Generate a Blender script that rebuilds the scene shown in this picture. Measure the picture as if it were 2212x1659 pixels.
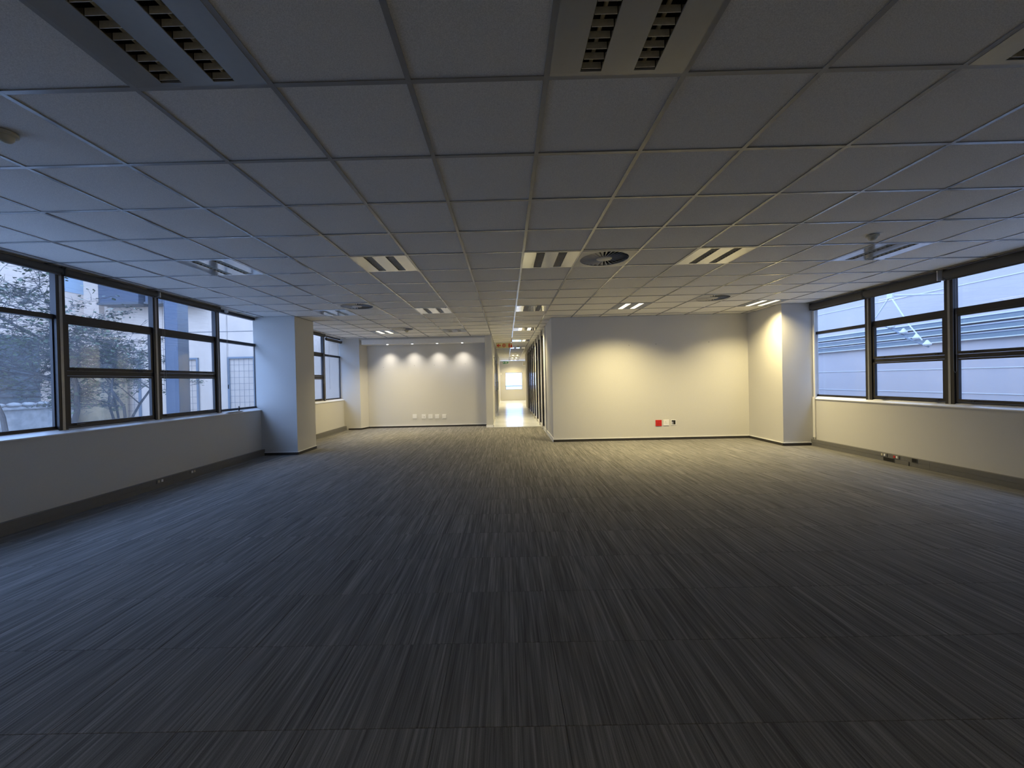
import bpy, bmesh, math, random
from mathutils import Vector, Matrix
R = math.radians
random.seed(7)
for o in list(bpy.data.objects): bpy.data.objects.remove(o)
sc = bpy.context.scene
COL = sc.collection

# ------------------------------------------------------------------ camera
CAMZ = 1.325
cam = bpy.data.cameras.new('camera'); camo = bpy.data.objects.new('camera', cam); COL.objects.link(camo)
cam.sensor_fit = 'HORIZONTAL'; cam.sensor_width = 36.0
cam.lens = 36.0 * 880.0 / 2212.0
cam.shift_x = 18.6 / 2212.0
cam.clip_start = 0.02; cam.clip_end = 200
yaw, pit, rol = .007, -.008, .0219
Rz = Matrix.Rotation(yaw, 3, 'Z'); Rx = Matrix.Rotation(pit, 3, 'X'); Ry = Matrix.Rotation(rol, 3, 'Y')
Mw = Rz @ Rx @ Ry
xr, fw, up = Mw @ Vector((1, 0, 0)), Mw @ Vector((0, 1, 0)), Mw @ Vector((0, 0, 1))
mat = Matrix((xr, up, -fw)).transposed().to_4x4(); mat.translation = Vector((0, 0, CAMZ))
camo.matrix_world = mat
sc.camera = camo

# ------------------------------------------------------------------ world, exposure
w = bpy.data.worlds.new('World'); sc.world = w; w.use_nodes = True
nt = w.node_tree; bg = nt.nodes['Background']
bg.inputs['Color'].default_value = (.335, .53, 1.0, 1); bg.inputs['Strength'].default_value = 8.0
sc.view_settings.view_transform = 'Standard'; sc.view_settings.look = 'None'
sc.view_settings.gamma = 1; sc.view_settings.use_curve_mapping = False
sc.view_settings.exposure = 0.0
WARM = (1.0, .83, .43)
LAMP_W = 11.0
TUBE_EMIT = 2.6
SPOT_W = 44.0
# light portals of the window openings (they only guide sampling of the sky)
def portal(loc, rot, sx, sy):
    l = bpy.data.lights.new('portal', 'AREA'); l.shape = 'RECTANGLE'; l.size = sx; l.size_y = sy
    l.cycles.is_portal = True
    o = bpy.data.objects.new('window_portal', l); o.location = loc; o.rotation_euler = rot; COL.objects.link(o)
portal((-4.86, 4.25, 1.75), (0, R(-90), 0), 1.74, 7.1)
portal((-4.86, 10.1, 1.75), (0, R(-90), 0), 1.74, 3.2)
portal((5.86, 4.05, 1.75), (0, R(90), 0), 1.74, 7.1)

# ------------------------------------------------------------------ materials
def mat_new(name):
    m = bpy.data.materials.new(name); m.use_nodes = True
    return m, m.node_tree, m.node_tree.nodes['Principled BSDF']
def plain(name, col, rough=.6, metal=0., noise=.0, scale=30., bump=0., spec=.5, emit=None, es=0.):
    m, t, b = mat_new(name)
    b.inputs['Roughness'].default_value = rough; b.inputs['Metallic'].default_value = metal
    b.inputs['Specular IOR Level'].default_value = spec
    tc = t.nodes.new('ShaderNodeNewGeometry')
    n = t.nodes.new('ShaderNodeTexNoise'); n.inputs['Scale'].default_value = scale; n.inputs['Detail'].default_value = 4
    t.links.new(tc.outputs['Position'], n.inputs['Vector'])
    r = t.nodes.new('ShaderNodeValToRGB')
    a = 1 - noise; c = 1 + noise
    r.color_ramp.elements[0].position = .3; r.color_ramp.elements[1].position = .7
    r.color_ramp.elements[0].color = (col[0]*a, col[1]*a, col[2]*a, 1)
    r.color_ramp.elements[1].color = (min(1, col[0]*c), min(1, col[1]*c), min(1, col[2]*c), 1)
    t.links.new(n.outputs['Fac'], r.inputs['Fac']); t.links.new(r.outputs['Color'], b.inputs['Base Color'])
    if bump:
        bp = t.nodes.new('ShaderNodeBump'); bp.inputs['Strength'].default_value = bump; bp.inputs['Distance'].default_value = .002
        t.links.new(n.outputs['Fac'], bp.inputs['Height']); t.links.new(bp.outputs['Normal'], b.inputs['Normal'])
    if emit:
        b.inputs['Emission Color'].default_value = (*emit, 1); b.inputs['Emission Strength'].default_value = es
    return m
M = {}
M['wall'] = plain('wall_paint', (.60, .585, .55), .75, noise=.03, scale=160, bump=.15, spec=.25)
M['white'] = plain('white_paint', (.80, .79, .77), .45, noise=.02)
M['skirt'] = plain('dark_skirting', (.035, .032, .03), .4, noise=.1)
M['trunk'] = plain('grey_trunking', (.16, .155, .145), .45, noise=.04)
M['frame'] = plain('bronze_aluminium', (.026, .023, .023), .45, metal=.1, noise=.06)
M['strip'] = plain('anodised_strip', (.30, .30, .31), .35, metal=.6, noise=.05)
M['sill'] = plain('sill_white', (.82, .82, .82), .4, noise=.02)
M['blind'] = plain('blind_fabric', (.085, .08, .075), .8, noise=.1, scale=300)
M['black'] = plain('black_plastic', (.012, .012, .013), .4)
M['tile'] = plain('mineral_tile', (.80, .785, .76), .9, noise=.16, scale=260, bump=.3, spec=.1)
M['tee'] = plain('tee_metal', (.36, .36, .36), .2, metal=.0, noise=.03, spec=.9)
M['panel'] = plain('light_panel_steel', (.62, .62, .61), .09, metal=.5, noise=.02)
M['louvre'] = plain('louvre_aluminium', (.80, .76, .66), .35, metal=.2, noise=.1, scale=60)
M['mirror'] = plain('mirror_reflector', (.30, .28, .25), .12, metal=1.)
M['chan'] = plain('lamp_channel', (.025, .022, .018), .4, metal=.5)
M['tubeoff'] = plain('tube_off', (.75, .66, .45), .3)
M['tubeon'] = plain('tube_on', (.9, .85, .7), .5, emit=(1, .89, .60), es=TUBE_EMIT)
M['plate'] = plain('white_plastic', (.82, .81, .79), .35)
M['cream'] = plain('cream_plastic', (.55, .50, .36), .45)
M['red'] = plain('red_plastic', (.55, .02, .015), .4)
M['grill'] = plain('diffuser_white', (.52, .51, .49), .4, noise=.03)
M['dark'] = plain('dark_void', (.01, .01, .01), .9)
M['spoton'] = plain('spot_lens', (1, 1, .95), .4, emit=(1, .96, .88), es=14)
M['gloss'] = plain('polished_floor', (.74, .76, .80), .22, noise=.10, scale=1.5)
M['slab'] = plain('slab', (.10, .10, .10), .9)
M['alum'] = plain('brushed_aluminium', (.55, .55, .56), .3, metal=.7, noise=.05)
M['steel'] = plain('door_handle_steel', (.5, .5, .5), .25, metal=1.)
M['darkglass'] = plain('dark_door_glass', (.015, .017, .02), .06)
M['signcream'] = plain('sign_face', (.50, .46, .27), .5)
M['signred'] = plain('sign_red', (.42, .015, .01), .5)
M['signwhite'] = plain('sign_white', (.85, .85, .80), .5)
M['signgreen'] = plain('sign_green', (.02, .20, .06), .5)
M['sandwall'] = plain('courtyard_render', (.53, .405, .30), .9, noise=.05, scale=2.5, bump=.2)
M['lavwall'] = plain('pale_blue_cladding', (.36, .30, .27), .7, noise=.03, scale=1.2)
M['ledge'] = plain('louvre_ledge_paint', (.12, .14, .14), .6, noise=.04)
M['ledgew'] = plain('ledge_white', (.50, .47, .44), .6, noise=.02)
M['shadowline'] = plain('shadow_line_dark', (.05, .06, .09), .8)
M['bluesteel'] = plain('blue_grey_steel', (.046, .060, .085), .5, noise=.05)
M['greysteel'] = plain('grey_steel', (.06, .065, .07), .5, noise=.05)
M['trellis'] = plain('trellis_frame', (.13, .15, .17), .6)
M['wire'] = plain('trellis_wire', (.10, .11, .12), .5, metal=.5)
M['bark'] = plain('bark', (.055, .05, .046), .9, noise=.3, scale=40, bump=.6)
M['leaf'] = plain('leaf', (.05, .07, .025), .6, noise=.4, scale=9)
M['stone'] = plain('stone', (.24, .23, .21), .9, noise=.2, scale=8)
M['paving'] = plain('courtyard_paving', (.42, .42, .41), .9, noise=.1, scale=4)
M['greywin'] = plain('grey_louvre', (.06, .075, .08), .5, noise=.3, scale=12)
M['skypatch'] = plain('sky_patch_blue', (.26, .32, .36), .5)
M['tan'] = plain('tan_render', (.24, .18, .10), .9, noise=.15, scale=6)
M['plasticw'] = plain('clear_conduit', (.78, .76, .70), .4)

def glass_mat():
    m = bpy.data.materials.new('window_glass'); m.use_nodes = True; t = m.node_tree; t.nodes.clear()
    out = t.nodes.new('ShaderNodeOutputMaterial'); mx = t.nodes.new('ShaderNodeMixShader')
    tr = t.nodes.new('ShaderNodeBsdfTransparent'); gl = t.nodes.new('ShaderNodeBsdfGlossy')
    tl = t.nodes.new('ShaderNodeBsdfTranslucent'); m2 = t.nodes.new('ShaderNodeMixShader')
    n = t.nodes.new('ShaderNodeTexNoise'); n.inputs['Scale'].default_value = 3.5
    g = t.nodes.new('ShaderNodeNewGeometry'); t.links.new(g.outputs['Position'], n.inputs['Vector'])
    mr = t.nodes.new('ShaderNodeMapRange'); mr.inputs['To Min'].default_value = .008; mr.inputs['To Max'].default_value = .04
    t.links.new(n.outputs['Fac'], mr.inputs['Value'])
    tr.inputs['Color'].default_value = (.96, .97, .98, 1); tl.inputs['Color'].default_value = (.9, .92, .95, 1)
    gl.inputs['Roughness'].default_value = .01
    lw = t.nodes.new('ShaderNodeLayerWeight'); pw = t.nodes.new('ShaderNodeMath'); pw.operation = 'POWER'; pw.inputs[1].default_value = 5
    t.links.new(lw.outputs['Facing'], pw.inputs[0])
    fr = t.nodes.new('ShaderNodeMath'); fr.operation = 'MULTIPLY_ADD'; fr.inputs[1].default_value = .9; fr.inputs[2].default_value = .04
    t.links.new(pw.outputs[0], fr.inputs[0])
    t.links.new(mr.outputs['Result'], m2.inputs['Fac']); t.links.new(tr.outputs[0], m2.inputs[1]); t.links.new(tl.outputs[0], m2.inputs[2])
    t.links.new(fr.outputs[0], mx.inputs['Fac']); t.links.new(m2.outputs[0], mx.inputs[1]); t.links.new(gl.outputs[0], mx.inputs[2])
    t.links.new(mx.outputs[0], out.inputs['Surface'])
    return m
M['glass'] = glass_mat()

def carpet_mat():
    m, t, b = mat_new('striped_carpet')
    L = t.links.new; N = t.nodes.new
    b.inputs['Roughness'].default_value = .95; b.inputs['Specular IOR Level'].default_value = .12
    g = N('ShaderNodeNewGeometry'); sep = N('ShaderNodeSeparateXYZ'); L(g.outputs['Position'], sep.inputs[0])
    # per carpet tile offset (0.5 m grid of the laid tiles)
    def math_(op, a, bb=None):
        n = N('ShaderNodeMath'); n.operation = op
        if isinstance(a, (int, float)): n.inputs[0].default_value = a
        else: L(a, n.inputs[0])
        if bb is not None:
            if isinstance(bb, (int, float)): n.inputs[1].default_value = bb
            else: L(bb, n.inputs[1])
        return n.outputs[0]
    cx = math_('FLOOR', math_('DIVIDE', math_('ADD', sep.outputs['X'], 4.8), .5))
    cy = math_('FLOOR', math_('DIVIDE', math_('SUBTRACT', sep.outputs['Y'], .55), .5))
    cmb = N('ShaderNodeCombineXYZ'); L(cx, cmb.inputs[0]); L(cy, cmb.inputs[1])
    wn = N('ShaderNodeTexWhiteNoise'); wn.noise_dimensions = '3D'; L(cmb.outputs[0], wn.inputs['Vector'])
    off = math_('MULTIPLY', wn.outputs['Value'], 37.0)
    def streak(sx, sy, det, tiled=True):
        c = N('ShaderNodeCombineXYZ')
        L(math_('MULTIPLY', sep.outputs['X'], sx), c.inputs[0])
        L(math_('MULTIPLY', sep.outputs['Y'], sy), c.inputs[1])
        if tiled: L(off, c.inputs[2])
        n = N('ShaderNodeTexNoise'); n.inputs['Scale'].default_value = 1; n.inputs['Detail'].default_value = det
        n.inputs['Roughness'].default_value = .6
        L(c.outputs[0], n.inputs['Vector']); return n.outputs['Fac']
    s1 = streak(75, 1.6, 3); s2 = streak(20, .6, 2, False); s3 = streak(190, 3.0, 1)
    f = math_('ADD', math_('ADD', math_('MULTIPLY', s1, .50), math_('MULTIPLY', s2, .22)), math_('MULTIPLY', s3, .28))
    fz = N('ShaderNodeTexNoise'); fz.inputs['Scale'].default_value = 420; fz.inputs['Detail'].default_value = 2
    L(g.outputs['Position'], fz.inputs['Vector'])
    f = math_('ADD', f, math_('MULTIPLY', math_('SUBTRACT', fz.outputs['Fac'], .5), .25))
    r = N('ShaderNodeValToRGB'); e = r.color_ramp.elements
    e[0].position = .36; e[0].color = (.10, .096, .090, 1)
    e[1].position = .68; e[1].color = (.335, .32, .297, 1)
    k = e.new(.50); k.color = (.178, .172, .162, 1)
    L(f, r.inputs['Fac']); L(r.outputs['Color'], b.inputs['Base Color'])
    bp = N('ShaderNodeBump'); bp.inputs['Strength'].default_value = .5; bp.inputs['Distance'].default_value = .003
    L(f, bp.inputs['Height']); L(bp.outputs['Normal'], b.inputs['Normal'])
    return m
M['carpet'] = carpet_mat()

# ------------------------------------------------------------------ mesh helpers
class MB:
    def __init__(s): s.v = []; s.f = []
    def box(s, x0, y0, z0, x1, y1, z1):
        n = len(s.v)
        s.v += [(x0,y0,z0),(x1,y0,z0),(x1,y1,z0),(x0,y1,z0),(x0,y0,z1),(x1,y0,z1),(x1,y1,z1),(x0,y1,z1)]
        s.f += [tuple(n+i for i in q) for q in ((3,2,1,0),(4,5,6,7),(0,1,5,4),(1,2,6,5),(2,3,7,6),(3,0,4,7))]
        return s
    def prism(s, pts, z0, z1):
        n = len(s.v); k = len(pts)
        s.v += [(x,y,z0) for x,y in pts] + [(x,y,z1) for x,y in pts]
        s.f += [tuple(n+i for i in range(k-1,-1,-1)), tuple(n+k+i for i in range(k))]
        s.f += [(n+i, n+(i+1)%k, n+k+(i+1)%k, n+k+i) for i in range(k)]
        return s
    def quad(s, a, b, c, d):
        n = len(s.v); s.v += [a,b,c,d]; s.f.append((n,n+1,n+2,n+3)); return s
    def tube(s, p, q, r0, r1=None, k=8, cap=True):
        r1 = r0 if r1 is None else r1
        p = Vector(p); q = Vector(q); d = (q-p)
        if d.length < 1e-6: return s
        d.normalize(); a = d.orthogonal().normalized(); b = d.cross(a); n = len(s.v)
        for c, r in ((p, r0), (q, r1)):
            for i in range(k):
                t = 2*math.pi*i/k; s.v.append(tuple(c + a*math.cos(t)*r + b*math.sin(t)*r))
        s.f += [(n+i, n+(i+1)%k, n+k+(i+1)%k, n+k+i) for i in range(k)]
        if cap: s.f += [tuple(n+k-1-i for i in range(k)), tuple(n+k+i for i in range(k))]
        return s
    def lathe(s, prof, c=(0,0,0), k=24):   # profile (r, z)
        n = len(s.v)
        for r, z in prof:
            for i in range(k):
                t = 2*math.pi*i/k; s.v.append((c[0]+r*math.cos(t), c[1]+r*math.sin(t), c[2]+z))
        for j in range(len(prof)-1):
            for i in range(k):
                s.f.append((n+j*k+i, n+j*k+(i+1)%k, n+(j+1)*k+(i+1)%k, n+(j+1)*k+i))
        return s
    def mesh(s, name, mats, bev=0.):
        me = bpy.data.meshes.new(name); me.from_pydata(s.v, [], s.f)
        me.materials.append(mats); me.update()
        return me
def link(name, me, parent=None, loc=(0,0,0), rot=(0,0,0)):
    o = bpy.data.objects.new(name, me); o.location = loc; o.rotation_euler = rot
    o.parent = parent; COL.objects.link(o); return o
def part(name, mb, m, parent=None, loc=(0,0,0), rot=(0,0,0), bevel=0., smooth=False, kind=None, label=None):
    me = mb.mesh(name, M[m] if isinstance(m, str) else m)
    if bevel:
        bm = bmesh.new(); bm.from_mesh(me)
        bmesh.ops.bevel(bm, geom=bm.edges[:], offset=bevel, segments=2, affect='EDGES', profile=.6)
        bm.to_mesh(me); bm.free()
    if smooth:
        for p in me.polygons: p.use_smooth = True
        me.set_sharp_from_angle(angle=R(40))
    o = link(name, me, parent, loc, rot)
    if kind: o['kind'] = kind
    if label: o['label'] = label
    return o
def tag(o, label, cat, group=None, kind=None):
    o['label'] = label
    if cat: o['category'] = cat
    if group: o['group'] = group
    if kind: o['kind'] = kind
    return o
def empty(name, loc=(0,0,0), rot=(0,0,0)):
    o = bpy.data.objects.new(name, None); o.empty_display_size = .1
    o.location = loc; o.rotation_euler = rot; COL.objects.link(o); return o
def struct(name, mb, m, label=None, parent=None):
    o = part(name, mb, m, parent)
    o['kind'] = 'structure'
    if label: o['label'] = label
    return o
def copy_tree(o, loc, parent=None):
    c = o.copy(); COL.objects.link(c); c.parent = parent
    if parent is None: c.location = loc
    for ch in list(o.children):
        if ch.type == 'MESH': copy_tree(ch, None, c)
    return c

H = 2.64
XL, XR = -4.69, 5.70          # wall faces below the windows
WL, WR = -4.76, 5.76          # window planes
GX, GY = .2035, 1.787         # ceiling grid origin
gx = lambda i: GX + .6*i
gy = lambda j: GY + .6*j
YB = -3.0                     # back of the room
YE = 27.0                     # corridor end
BLK = 8.66; FAR = 12.07; PIER = 11.72

# ------------------------------------------------------------------ floor
fl = struct('floor', MB().box(-5.2, YB, -.15, 5.9, PIER-.08, -.006).box(-5.2, PIER-.08, -.15, -.6, FAR+.1, -.006), 'slab', 'room floor laid with grey striped carpet tiles')
proto = MB()
g = .0008
proto.prism([(g,g),(.5-g,g),(.5-g,.5-g),(g,.5-g)], 0, .0055)
tm = proto.mesh('carpet_tile', M['carpet'])
bm = bmesh.new(); bm.from_mesh(tm)
tope = [e for e in bm.edges if all(v.co.z > .004 for v in e.verts)]
bmesh.ops.bevel(bm, geom=tope, offset=.0012, segments=1, affect='EDGES'); bm.to_mesh(tm); bm.free()
for cy in range(14):
    for cx in range(21):
        link('carpet_tile', tm, fl, (-4.8+.5*cx, .55+.5*cy, -.0055))
rest = MB()
for cy in range(-8, 24):
    if 0 <= cy < 14: continue
    for cx in range(21):
        x0, y0 = -4.8+.5*cx, .55+.5*cy; x1, y1 = x0+.5, min(y0+.5, FAR+.02 if cx < 9 else PIER-.08)
        if y1 <= y0: continue
        if y0 > BLK and x0 > .97: continue
        rest.box(x0+g, y0+g, -.0055, x1-g, y1-g, 0)
part('carpet_tile_field', rest, 'carpet', fl, kind='stuff')
struct('floor', MB().box(-.6, PIER-.08, -.15, 3.0, YE, .002), 'gloss', 'pale polished tiled corridor floor')
struct('floor', MB().box(1.1, BLK+.1, -.15, 5.9, 18, 0.0), 'paving', 'floor of the glazed office')

# ------------------------------------------------------------------ walls
struct('wall_back', MB().box(-5, YB-.2, 0, 5.9, YB, H), 'wall', 'wall behind the viewer')
struct('wall_left', MB().box(-5.0, YB, 0, XL, 11.9, .875), 'wall', 'low grey wall under the left windows')
struct('wall_left', MB().box(-5.0, YB, .875, XL, .72, H), 'wall', 'solid stretch of left wall nearest the viewer')
struct('wall_right', MB().box(XR, YB, 0, 5.95, BLK, .875), 'wall', 'low grey wall under the right windows')
struct('wall_right', MB().box(XR, YB, .875, 5.95, .53, H), 'wall', 'solid stretch of right wall nearest the viewer')
struct('column', MB().box(-4.80, 7.73, 0, -4.0, 8.48, H), 'wall', 'square grey column standing against the left windows')
struct('column', MB().box(5.13, 7.6, 0, 5.80, BLK+.05, H), 'wall', 'square grey column at the right end of the lamp-lit wall')
struct('wall_far', MB().prism([(-4.80,PIER),(-4.215,PIER),(-4.107,FAR),(-.59,FAR),(-.59,FAR+.25),(-4.80,FAR+.25)], 0, H), 'wall', 'recessed far wall washed by four downlights, with pier on its left')
struct('wall_corridor', MB().box(-.59, PIER, 0, -.395, YE, H), 'wall', 'narrow pillar end and left wall of the corridor')
struct('wall_block', MB().prism([(.98,BLK),(5.13,BLK),(5.13,BLK+.15),(1.10,BLK+.15),(1.10,10.0),(.98,10.0)], 0, H), 'wall', 'wide warm-lit wall right of the corridor mouth')
struct('wall_corridor', MB().box(.98, 18.0, 0, 1.12, 20.6, H), 'wall', 'plain wall after the glazed partition in the corridor')
struct('wall_office', MB().box(1.12, 17.95, 0, 5.9, 18.1, H).box(5.8, BLK, 0, 5.95, 18, .9).box(5.8, BLK, 2.3, 5.95, 18, H), 'wall', 'walls of the glazed office')
struct('wall_lobby', MB().box(1.12, 20.5, 0, 3.0, 20.6, H).box(2.9, 20.6, 0, 3.05, YE, H), 'wall', 'side walls of the lobby past the corridor')
ew = MB()
wx0, wx1, wz0, wz1 = -.05, 1.065, .72, 1.85
ew.box(-.6, YE, 0, wx0, YE+.15, H).box(wx1, YE, 0, 3.0, YE+.15, H).box(wx0, YE, 0, wx1, YE+.15, wz0).box(wx0, YE, wz1, wx1, YE+.15, H)
struct('wall_end', ew, 'wall', 'beige wall with a square window at the corridor end')
# bulkhead in the recess
struct('trim_1', MB().box(-4.215, PIER+.03, 2.585, -.59, FAR, H), 'wall', 'grey shadow strip above the bulkhead')
bh = struct('trim_2', MB().box(-4.15, PIER+.01, 2.455, -.59, FAR, 2.585), 'white', 'white bulkhead box across the top of the recess')
# skirtings: dark with white cap
def skirt(name, pts, label):
    a = MB(); b = MB()
    for (x0,y0),(x1,y1) in zip(pts, pts[1:]):
        d = Vector((x1-x0, y1-y0)); d.normalize(); n = Vector((d.y, -d.x))*.014
        nb = n*1.05
        a.prism([(x0,y0),(x0+n.x,y0+n.y),(x1+n.x,y1+n.y),(x1,y1)], 0, .05)
        b.prism([(x0,y0),(x0+nb.x,y0+nb.y),(x1+nb.x,y1+nb.y),(x1,y1)], .05, .062)
    o = empty(name); o['kind'] = 'structure'; o['label'] = label
    part('skirting_board', a, 'skirt', o); part('cap_strip', b, 'white', o)
skirt('baseboard_far', [(-4.57,PIER),(-4.215,PIER),(-4.107,FAR),(-.59,FAR)], 'dark skirting with white cap under the recessed wall')
skirt('baseboard_block', [(.98,BLK),(5.13,BLK),(5.13,7.6),(5.64,7.6)], 'dark skirting with white cap along the warm wall and right column')
skirt('baseboard_column', [(-4.63,7.73),(-4.0,7.73),(-4.0,8.48)], 'dark skirting round the left column')
o = struct('baseboard_corridor', MB().box(.966, BLK-.002, 0, .98, 10.9, .09).box(-.60, PIER-.014, 0, -.381, PIER, .06).box(-.395, PIER-.014, 0, -.381, YE, .06), 'white', 'white skirting along the corridor sides')

# ------------------------------------------------------------------ ceiling
ce = struct('ceiling', MB().box(-5.2, YB, H+.06, 5.95, YE+.2, H+.2), 'slab', 'suspended ceiling of white mineral tiles')
LIGHTS = {(-3,-6):1, (3,-6):1, (-3,-1):0, (0,-1):0, (3,-1):0, (-6,4):0, (-3,4):0, (0,4):0, (3,4):0, (6,4):0,  # first two are unseen fill lights added to brighten the near ceiling
          (-6,9):0, (-3,9):0, (0,9):0, (3,9):1, (7,9):1, (-6,14):1, (-3,14):0, (0,14):1, (0,19):1, (0,24):0, (0,32):1, (0,36):1, (0,40):1}
DIFF = [(1,4), (-5,8), (-5,13), (5,8)]
holes = set(LIGHTS) | set(DIFF)
TW = .012
CXL, CXR = -4.76, 5.76
def clipx(i):
    return max(gx(i)+TW-.004, CXL), min(gx(i+1)-TW+.004, CXR)
full = None
far = MB()
for j in range(-8, 42):
    for i in range(-9, 10):
        if (i, j) in holes: continue
        x0, x1 = clipx(i)
        if x1 - x0 < .01: continue
        y0, y1 = gy(j)+TW-.004, gy(j+1)-TW+.004
        if j > 16 and not (-2 <= i <= 1): continue
        if j > 11 and i >= 2: continue
        if -2 < j < 13 and not (j >= 12 and i >= 1):
            if x1-x0 > .58:
                if full is None:
                    full = MB().box(0, 0, 0, .584, .584, .016).mesh('ceiling_tile', M['tile'])
                o = link('ceiling_tile', full, ce, (x0, y0, H+.004 + random.uniform(-.0008, .0008)))
                o.rotation_euler = (random.uniform(-.0015, .0015), random.uniform(-.0015, .0015), 0)
            else:
                part('ceiling_tile', MB().box(x0, y0, H+.004, x1, y1, H+.02), 'tile', ce)
        else:
            far.box(x0, y0, H+.004, x1, y1, H+.02)
far.box(1.1, 9.0, H+.004, 5.75, 18, H+.02)
part('far_ceiling_tiles', far, 'tile', ce, kind='stuff')
for i in range(-8, 10):
    y1 = YE if -1 <= i <= 1 else (PIER if i < 1 else BLK)
    part('grid_bar', MB().box(gx(i)-TW, YB, H-.002, gx(i)+TW, y1, H+.002).box(gx(i)-.002, YB, H, gx(i)+.002, y1, H+.04), 'tee', ce)
for j in range(-7, 42):
    y = gy(j)
    if y > YE: break
    x0, x1 = (CXL, CXR) if y < BLK else ((CXL, 1.0) if y < PIER else (-.4, 1.3))
    part('grid_bar', MB().box(x0, y-TW, H-.0015, x1, y+TW, H+.0025).box(x0, y-.002, H, x1, y+.002, H+.04), 'tee', ce)
struct('trim_3', MB().box(-4.76, YB, H-.012, -4.735, PIER, H+.01), 'white', 'white edge angle of the ceiling above the left windows')
struct('trim_4', MB().box(5.735, YB, H-.012, 5.76, BLK, H+.01), 'white', 'white edge angle of the ceiling above the right windows')

# ------------------------------------------------------------------ ceiling lights
SL = ((.235, .385), (.615, .765))        # slots, fraction of the tile
def make_light(lit):
    e = empty('ceiling_light')
    a, b = .012, .588
    p = MB(); z0, z1 = -.004, .004
    s = [(f0*.6, f1*.6) for f0, f1 in SL]; y0, y1 = .027, .565
    p.box(a, a, z0, s[0][0], b, z1).box(s[0][1], a, z0, s[1][0], b, z1).box(s[1][1], a, z0, b, b, z1)
    for q in s: p.box(q[0], a, z0, q[1], y0, z1).box(q[0], y1, z0, q[1], b, z1)
    part('panel', p, 'panel', e)
    for q in s:
        c = MB(); t = .06
        c.box(q[0]-.002, y0, z1, q[0], y1, t).box(q[1], y0, z1, q[1]+.002, y1, t).box(q[0], y0, t-.002, q[1], y1, t)
        c.box(q[0], y0-.002, z1, q[1], y0, t).box(q[0], y1, z1, q[1], y1+.002, t)
        part('channel', c, 'chan', e)
        m = (q[0]+q[1])/2
        if lit:
            part('lamp_strip', MB().box(q[0]+.003, y0+.004, -.001, q[1]-.003, y1-.004, .012), 'tubeon', e, label='glowing lamp strip')
        else:
            part('lamp_tube', MB().tube((m, y0, .035), (m, y1, .035), .008, k=10), 'tubeoff', e)
            l = MB(); n = 11
            for i in range(n):
                y = y0 + .012 + (y1-y0-.024)*i/(n-1)
                l.box(q[0]+.004, y-.0012, -.001, q[1]-.004, y+.0012, .026)
            part('side_reflector', MB().box(q[0], y0, -.001, q[0]+.002, y1, .05).box(q[1]-.002, y0, -.001, q[1], y1, .05), 'mirror', e)
            part('louvre', l, 'louvre', e)
    return e
lab = {
 (-3,-6): 'added fill light panel, unseen behind the viewer on the left', (3,-6): 'added fill light panel, unseen behind the viewer on the right',
 (-3,-1): 'unlit twin-slot light panel at the top left corner of the view',
 (0,-1): 'unlit light panel with two black slots, overhead at top centre',
 (3,-1): 'unlit light panel just entering the view at the top right corner',
 (-6,4): 'unlit light panel reflecting blue daylight, nearest the left window row',
 (-3,4): 'unlit light panel left of centre in the second row, between blue panel and corridor line',
 (0,4): 'unlit light panel with pale louvres directly left of the large round air diffuser',
 (3,4): 'unlit light panel in the second row right of the large round air diffuser',
 (6,4): 'unlit light panel reflecting daylight beside the smoke detector near the right windows',
 (-6,9): 'small unlit light panel tinted blue, beside the air diffuser near the left column',
 (-3,9): 'unlit light panel in the third row, first left of the corridor line',
 (0,9): 'unlit light panel in the third row in line with the corridor',
 (3,9): 'lit twin-strip light panel in front of the wide warm-lit wall',
 (7,9): 'lit twin-strip light panel beside the right-hand column',
 (-6,14): 'lit light panel near the far left window, one strip dimmer',
 (-3,14): 'small unlit light panel in front of the recess bulkhead',
 (0,14): 'lit light panel at the mouth of the corridor',
 (0,19): 'bright lit light panel inside the corridor, before the red arrow sign',
 (0,24): 'unlit light panel behind the red arrow sign in the corridor',
 (0,32): 'nearest of the three small lit panels far down the corridor',
 (0,36): 'middle of the three small lit panels far down the corridor',
 (0,40): 'farthest of the three small lit panels, by the corridor end wall'}
first = {}
for (i, j), lit in LIGHTS.items():
    loc = (gx(i), gy(j), H)
    if lit not in first: o = first[lit] = make_light(lit); o.location = loc
    else: o = copy_tree(first[lit], loc)
    tag(o, lab[(i, j)], 'light', 'recessed ceiling light panels')
    if lit:
        for f0, f1 in SL:
            l = bpy.data.lights.new('lamp', 'AREA'); l.shape = 'RECTANGLE'
            l.size = (f1-f0)*.6; l.size_y = .53; l.color = WARM; l.energy = LAMP_W * {(3,9): 2.9, (7,9): 2.3, (-6,14): 2.2, (-3,-6): .45, (3,-6): .45}.get((i, j), 1.7); l.spread = R(132)
            lo = bpy.data.objects.new('lamp_light', l); lo.parent = o; lo.location = ((f0+f1)*.3, .3, -.006); COL.objects.link(lo)

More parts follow.
